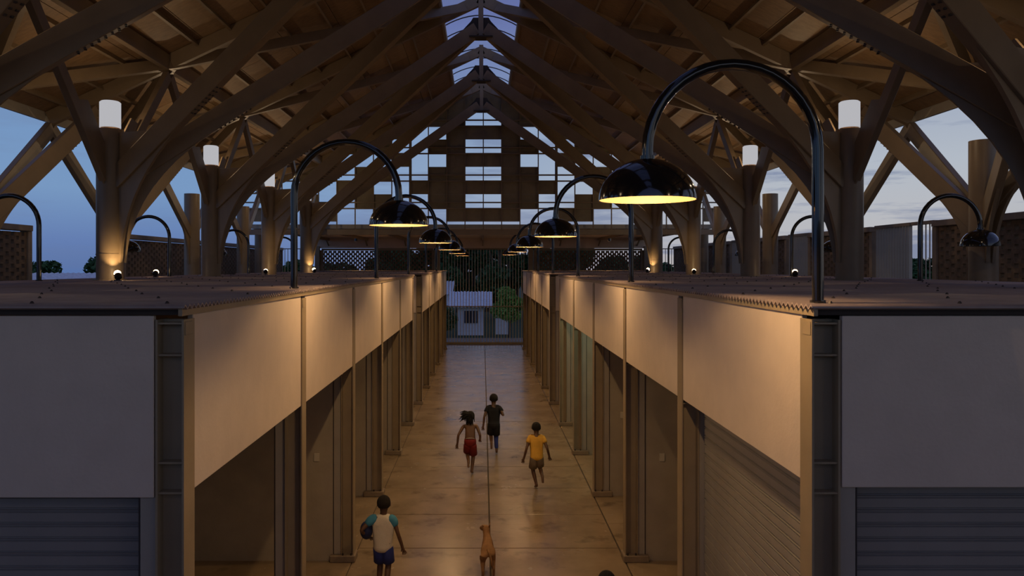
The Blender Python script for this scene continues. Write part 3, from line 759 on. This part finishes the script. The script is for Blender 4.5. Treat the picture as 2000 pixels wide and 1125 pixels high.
def person(name_label, loc, s, J, skin, hair, top, bottom, sleeves=None, rz=0, long_hair=False, band=None, pants=False, stripe=False):
    """J: joints in metres for a 1.3 m child facing +Y; s = scale"""
    t = empty('person', loc, name_label, 'person', None, None, rz)
    def V(k): return Vector(J[k])*s
    verts, edges, idx = [], [], {}
    def add(k, p, r, r2=None, con=None):
        idx[k] = len(verts); verts.append((p.x, p.y, p.z, r*s, (r2 or r)*s))
        if con: edges.append((idx[con], idx[k]))
    pel, ch, nk, hd = V('pelvis'), V('chest'), V('neck'), V('head')
    add('pel', pel, .105, .082); add('sp', pel.lerp(ch,.45), .095, .07, 'pel'); add('ch', ch, .112, .08, 'sp')
    add('nb', ch.lerp(nk,.6), .05, .045, 'ch'); add('nk', nk, .044, .044, 'nb')
    add('h1', nk.lerp(hd,.45), .056, .062, 'nk'); add('h2', hd, .082, .092, 'h1'); add('h3', hd+Vector((0,0,.06))*s, .070, .078, 'h2')
    for sd in ('l','r'):
        sh, el, hn = V('sh'+sd), V('el'+sd), V('hn'+sd)
        add('sh'+sd, sh, .04, .04, 'nb' if False else 'ch'); add('ua'+sd, sh.lerp(el,.5), .033, .033, 'sh'+sd); add('el'+sd, el, .026, .026, 'ua'+sd)
        add('fa'+sd, el.lerp(hn,.4), .026, .026, 'el'+sd); add('wr'+sd, hn, .018, .02, 'fa'+sd)
        d = (hn-el).normalized(); pl = hn+d*.035*s; add('pm'+sd, pl, .024, .016, 'wr'+sd)
        sdv = d.cross(Vector((0,1,.2))).normalized()
        if sdv.length < .5: sdv = Vector((1,0,0))
        q = d.cross(sdv)
        for f in range(4):
            o_ = sdv*(f-1.5)*.014*s; ln = (.030,.036,.034,.026)[f]
            add('f%d%s' % (f,sd), pl+o_*1.1+d*.022*s, .0075, .0075, 'pm'+sd); add('g%d%s' % (f,sd), pl+o_*1.25+d*(.022+ln)*s+q*.008*s, .006, .006, 'f%d%s' % (f,sd))
        sg = -1 if sd == 'l' else 1
        add('t'+sd, hn+d*.02*s-sdv*.026*s, .008, .008, 'wr'+sd); add('u'+sd, hn+d*.045*s-sdv*.036*s, .006, .006, 't'+sd)
        hp, kn, an = V('hp'+sd), V('kn'+sd), V('an'+sd); toe = V('to'+sd)
        add('hp'+sd, hp, .075, .075, 'pel'); add('th'+sd, hp.lerp(kn,.5), .064, .064, 'hp'+sd); add('kn'+sd, kn, .040, .042, 'th'+sd)
        add('ca'+sd, kn.lerp(an,.35), .039, .042, 'kn'+sd); add('an'+sd, an, .023, .026, 'ca'+sd)
        hl = an-(toe-an).normalized()*.025*s+Vector((0,0,-.012))*s
        add('mf'+sd, an.lerp(toe,.55)+Vector((0,0,-.004))*s, .026, .02, 'an'+sd); add('to'+sd, toe, .024, .013, 'mf'+sd); add('hl'+sd, hl, .02, .02, 'an'+sd)
    body = skin_mesh(verts, edges)
    # ears, nose and eyes joined to the same mesh
    bm = bmesh.new(); bm.from_mesh(body)
    ex = MB()
    for q in (-1,1): blob(ex, hd+Vector((q*.079,-.0,-.005))*s, (.012*s,.02*s,.028*s), 8)
    blob(ex, hd+Vector((0,.088,-.02))*s, (.012*s,.018*s,.02*s), 8)
    blob(ex, hd+Vector((0,.078,-.055))*s, (.026*s,.008*s,.007*s), 8)
    vv = [bm.verts.new(v) for v in ex.v]
    for f in ex.f:
        try: bm.faces.new([vv[i] for i in f])
        except Exception: pass
    bm.to_mesh(body); bm.free()
    put_mesh('body', body, skin, t)
    ey = MB()
    for q in (-1,1): blob(ey, hd+Vector((q*.03,.078,.0))*s, (.012*s,.008*s,.009*s), 8)
    e = ey; me = bpy.data.meshes.new('eyes'); me.from_pydata(e.v, [], e.f); put_mesh('eyes', me, 'hair', t)
    hm = MB(); blob(hm, hd+Vector((0,-.016,.022))*s, (.090*s,.098*s,.096*s), 20, -.62)
    if long_hair:
        for k in range(90):
            a = R.uniform(0,2*PI); c0 = hd+Vector((math.cos(a)*.05, -.03+math.sin(a)*.05, R.uniform(-.02,.07)))*s
            fl_ = Vector((-.10-R.uniform(0,.09), -.03+R.uniform(-.05,.05), R.uniform(-.08,.05)))*s if k % 2 else Vector((R.uniform(-.05,.07),-.05,-.07-R.uniform(0,.1)))*s
            hm.tube([c0, c0+fl_*.5+Vector((0,0,.02))*s, c0+fl_+Vector((0,0,-.02+R.uniform(-.02,.02)))*s], [.022*s,.018*s,.004*s], 5)
    me = bpy.data.meshes.new('hair'); me.from_pydata(hm.v, [], hm.f); put_mesh('hair', me, hair, t)
    hem = J.get('hem', .13)
    if top:
        v2, e2 = [], []
        def a2(p, r, r2, con=None):
            v2.append((p.x,p.y,p.z,r*s,r2*s)); 
            if con is not None: e2.append((con, len(v2)-1))
            return len(v2)-1
        i0 = a2(pel+Vector((0,0,-hem))*s, .152, .132); i1 = a2(pel.lerp(ch,.45), .135, .10, i0); i2 = a2(ch, .142, .105, i1); i3 = a2(ch.lerp(nk,.62), .062, .058, i2)
        sl_ = []
        for sd in ('l','r'):
            sh, el = V('sh'+sd), V('el'+sd)
            j = a2(sh, .056, .056, i2)
            if not sleeves: k_ = a2(sh.lerp(el,.55), .054, .054, j)
        put_mesh('shirt', skin_mesh(v2, e2, 1), top, t)
        if sleeves:
            for sd in ('l','r'):
                sh, el = V('sh'+sd), V('el'+sd); a = sh+(ch-sh)*.55+Vector((0,0,.03))*s
                vv = [(a.x,a.y,a.z,.072*s,.072*s), (*(sh.lerp(el,.15)+Vector((0,0,.01))*s),.068*s,.068*s), (*sh.lerp(el,.62),.054*s,.054*s)]
                put_mesh('sleeve', skin_mesh(vv, [(0,1),(1,2)], 0), sleeves, t, label='light blue sleeve')
    sm = MB(); st0 = len(sm.v)
    sm.lathe([(.02,-.10),(.09,-.085),(.116,-.06),(.114,-.03),(.10,-.005),(.02,0)] if top else [(.02,-.10),(.09,-.085),(.118,-.05),(.124,0),(.116,.06),(.02,.065)], (0,0,0), 20)
    for i in range(len(sm.v)):
        v = sm.v[i]; sm.v[i] = (pel.x+v[0]*s, pel.y+.012*s+v[1]*s*(.76 if top else .84), pel.z+v[2]*s)
    for sd in ('l','r'):
        hp, kn = V('hp'+sd), V('kn'+sd)
        sm.tube([hp+Vector((0,0,.02))*s, hp-Vector((0,0,.02))*s, hp.lerp(kn,.45), hp.lerp(kn,.80), hp.lerp(kn,.78)], [.05*s,.078*s,.080*s,.084*s,.066*s], 16, cap=True)
    me = bpy.data.meshes.new('shorts'); me.from_pydata([tuple(v) for v in sm.v], [], sm.f); put_mesh('shorts', me, bottom, t)
    if band:
        vv = [(pel.x,pel.y,pel.z+.045*s,.126*s,.106*s),(pel.x,pel.y+.012*s,pel.z+.07*s,.124*s,.104*s)]
        put_mesh('waistband', skin_mesh(vv, [(0,1)], 0), band, t, label='white waistband')
    if pants:
        kn, an = V('knr'), V('anr')
        vv = [(*V('hpr').lerp(kn,.7),.062*s,.062*s),(*kn,.055*s,.055*s),(*kn.lerp(an,.85),.042*s,.042*s)]
        put_mesh('trouser_leg', skin_mesh(vv, [(0,1),(1,2)], 0), 'bluecloth', t, label='blue trouser leg with white side stripe')
        st_ = MB(); a, b = kn+Vector((.05,-.01,0))*s, kn.lerp(an,.85)+Vector((.042,-.01,0))*s
        st_.bar(a, b, .012, .02); me = bpy.data.meshes.new('stripe'); me.from_pydata(st_.v, [], st_.f); put_mesh('side_stripe', me, 'whitecloth', t, label='white stripe')
    return t
run = dict(pelvis=(0,0,.66), chest=(0,.09,.92), neck=(0,.12,1.05), head=(0,.15,1.145),
           shl=(-.13,.10,.97), shr=(.13,.10,.97), hpl=(-.055,0,.62), hpr=(.055,0,.62))
# boy in black T-shirt, farthest
J = dict(run, ell=(-.20,-.02,.80), hnl=(-.22,-.02,.60), elr=(.20,-.04,.83), hnr=(.15,.14,.85),
         knl=(-.06,.14,.38), anl=(-.05,-.16,.27), tol=(-.05,-.20,.16), knr=(.05,.10,.36), anr=(.06,.0,.06), tor=(.06,.10,.02), hem=.14)
person('running boy in black T-shirt with one blue trouser leg, farthest of the children', (.25,17.5,0), 1.08, J, 'skin', 'hair', 'navy', 'navy', pants=True)
# child with flying long hair and red shorts
J = dict(run, ell=(-.24,-.02,.80), hnl=(-.26,.02,.60), elr=(.20,-.02,.80), hnr=(.20,.12,.68),
         knl=(-.06,.16,.40), anl=(-.03,-.16,.30), tol=(-.03,-.22,.20), knr=(.06,.12,.34), anr=(.03,.0,.06), tor=(.05,.11,.02))
person('shirtless running child with flying dark hair and red shorts', (-.26,15.8,0), 1.02, J, 'skin2', 'hair', None, 'red', long_hair=True, band='whitecloth')
# boy in yellow
J = dict(run, ell=(-.20,-.03,.78), hnl=(-.25,.0,.58), elr=(.20,-.04,.78), hnr=(.25,.06,.60),
         knl=(-.07,.12,.34), anl=(-.0,-.0,.06), tol=(-.03,.10,.02), knr=(.07,.14,.38), anr=(.10,-.16,.27), tor=(.10,-.21,.17))
person('running boy in yellow T-shirt and khaki shorts', (1.04,14.8,0), 1.0, J, 'skin', 'hair', 'yellow', 'khaki')
# boy in white shirt with pale blue sleeves
J = dict(pelvis=(0,0,.64), chest=(-.01,.04,.90), neck=(0,.05,1.03), head=(.0,.07,1.125), shl=(-.135,.04,.95), shr=(.12,.05,.95), hpl=(-.055,0,.60), hpr=(.055,0,.60),
         ell=(-.28,-.06,.82), hnl=(-.19,.07,.70), elr=(.19,.0,.76), hnr=(.25,.04,.56),
         knl=(-.05,.10,.34), anl=(-.06,.02,.06), tol=(-.06,.13,.02), knr=(.06,.06,.34), anr=(.05,-.12,.09), tor=(.06,-.03,.02))
person('boy in white shirt with light blue sleeves and blue shorts, at lower left', (-1.31,10.1,0), 1.02, J, 'skin', 'hair', 'whitecloth', 'bluecloth', sleeves='sky')
bl = MB(); blob(bl, (-1.31-.23,10.1+.07,.80), (.085,.10,.12), 20, -1, 12)
M['darkblue'] = mat('dark_blue_cloth', (.02,.03,.11), .7, .15, 8, .15)
bl.build('bundle', 'darkblue', None, loc=(-1.475,10.15,.68), smooth=True, label='dark blue rounded bundle held under the arm of the boy in the white shirt', cat='bundle')
# child whose head just shows at the bottom edge
J = dict(run, ell=(-.20,-.03,.78), hnl=(-.25,.02,.58), elr=(.20,-.04,.78), hnr=(.22,.06,.60),
         knl=(-.07,.10,.34), anl=(-.05,-.0,.06), tol=(-.05,.10,.02), knr=(.07,.08,.36), anr=(.07,-.16,.2), tor=(.07,-.18,.1))
person('child with short dark hair, only the head showing at the bottom edge', (1.24,7.55,0), .99, J, 'skin', 'hair', 'navy', 'khaki')

# dog seen from behind, head turned left
dg_ = empty('dog', (.07,10.75,0), 'slim ginger dog seen from behind in the middle of the floor', 'dog')
dv = [(0,-.16,.36,.088,.085), (0,0,.38,.075,.080), (0,.15,.38,.085,.10), (-.01,.22,.43,.055,.06), (-.02,.27,.48,.055,.055), (-.02,.30,.53,.068,.068), (-.07,.35,.515,.042,.042), (-.11,.39,.495,.026,.026),
      (-.06,-.18,.32,.058,.058), (-.07,-.12,.21,.036,.04), (-.07,-.24,.12,.019,.022), (-.07,-.22,.03,.017,.018), (-.07,-.17,.012,.02,.012),
      (.06,-.14,.32,.058,.058), (.07,-.06,.21,.036,.04), (.08,-.18,.12,.019,.022), (.08,-.15,.03,.017,.018), (.08,-.10,.012,.02,.012),
      (-.05,.16,.30,.038,.04), (-.055,.14,.17,.022,.024), (-.055,.15,.035,.015,.016), (-.055,.19,.012,.02,.012),
      (.05,.17,.30,.038,.04), (.055,.20,.17,.022,.024), (.055,.18,.035,.015,.016), (.055,.22,.012,.02,.012),
      ]
de = [(0,1),(1,2),(2,3),(3,4),(4,5),(5,6),(6,7),(0,8),(8,9),(9,10),(10,11),(11,12),(0,13),(13,14),(14,15),(15,16),(16,17),(2,18),(18,19),(19,20),(20,21),(2,22),(22,23),(23,24),(24,25)]
put_mesh('body', skin_mesh(dv, de, 0), 'fur', dg_)
em = MB(); em.add([(.005,.27,.55),(.035,.28,.545),(.02,.31,.55),(.04,.27,.63)], [(0,1,3),(1,2,3),(2,0,3),(0,2,1)])
em.add([(-.07,.28,.54),(-.04,.27,.555),(-.05,.31,.55),(-.085,.27,.59)], [(0,1,3),(1,2,3),(2,0,3),(0,2,1)])
tm = MB(); tm.tube([(0,-.20,.40),(.02,-.27,.37),(.05,-.31,.28),(.06,-.31,.20)], [.022,.018,.013,.006], 8); me = bpy.data.meshes.new('tail'); me.from_pydata(tm.v, [], tm.f); put_mesh('tail', me, 'fur', dg_)
me = bpy.data.meshes.new('ears'); me.from_pydata(em.v, [], em.f); put_mesh('ears', me, 'fur', dg_)
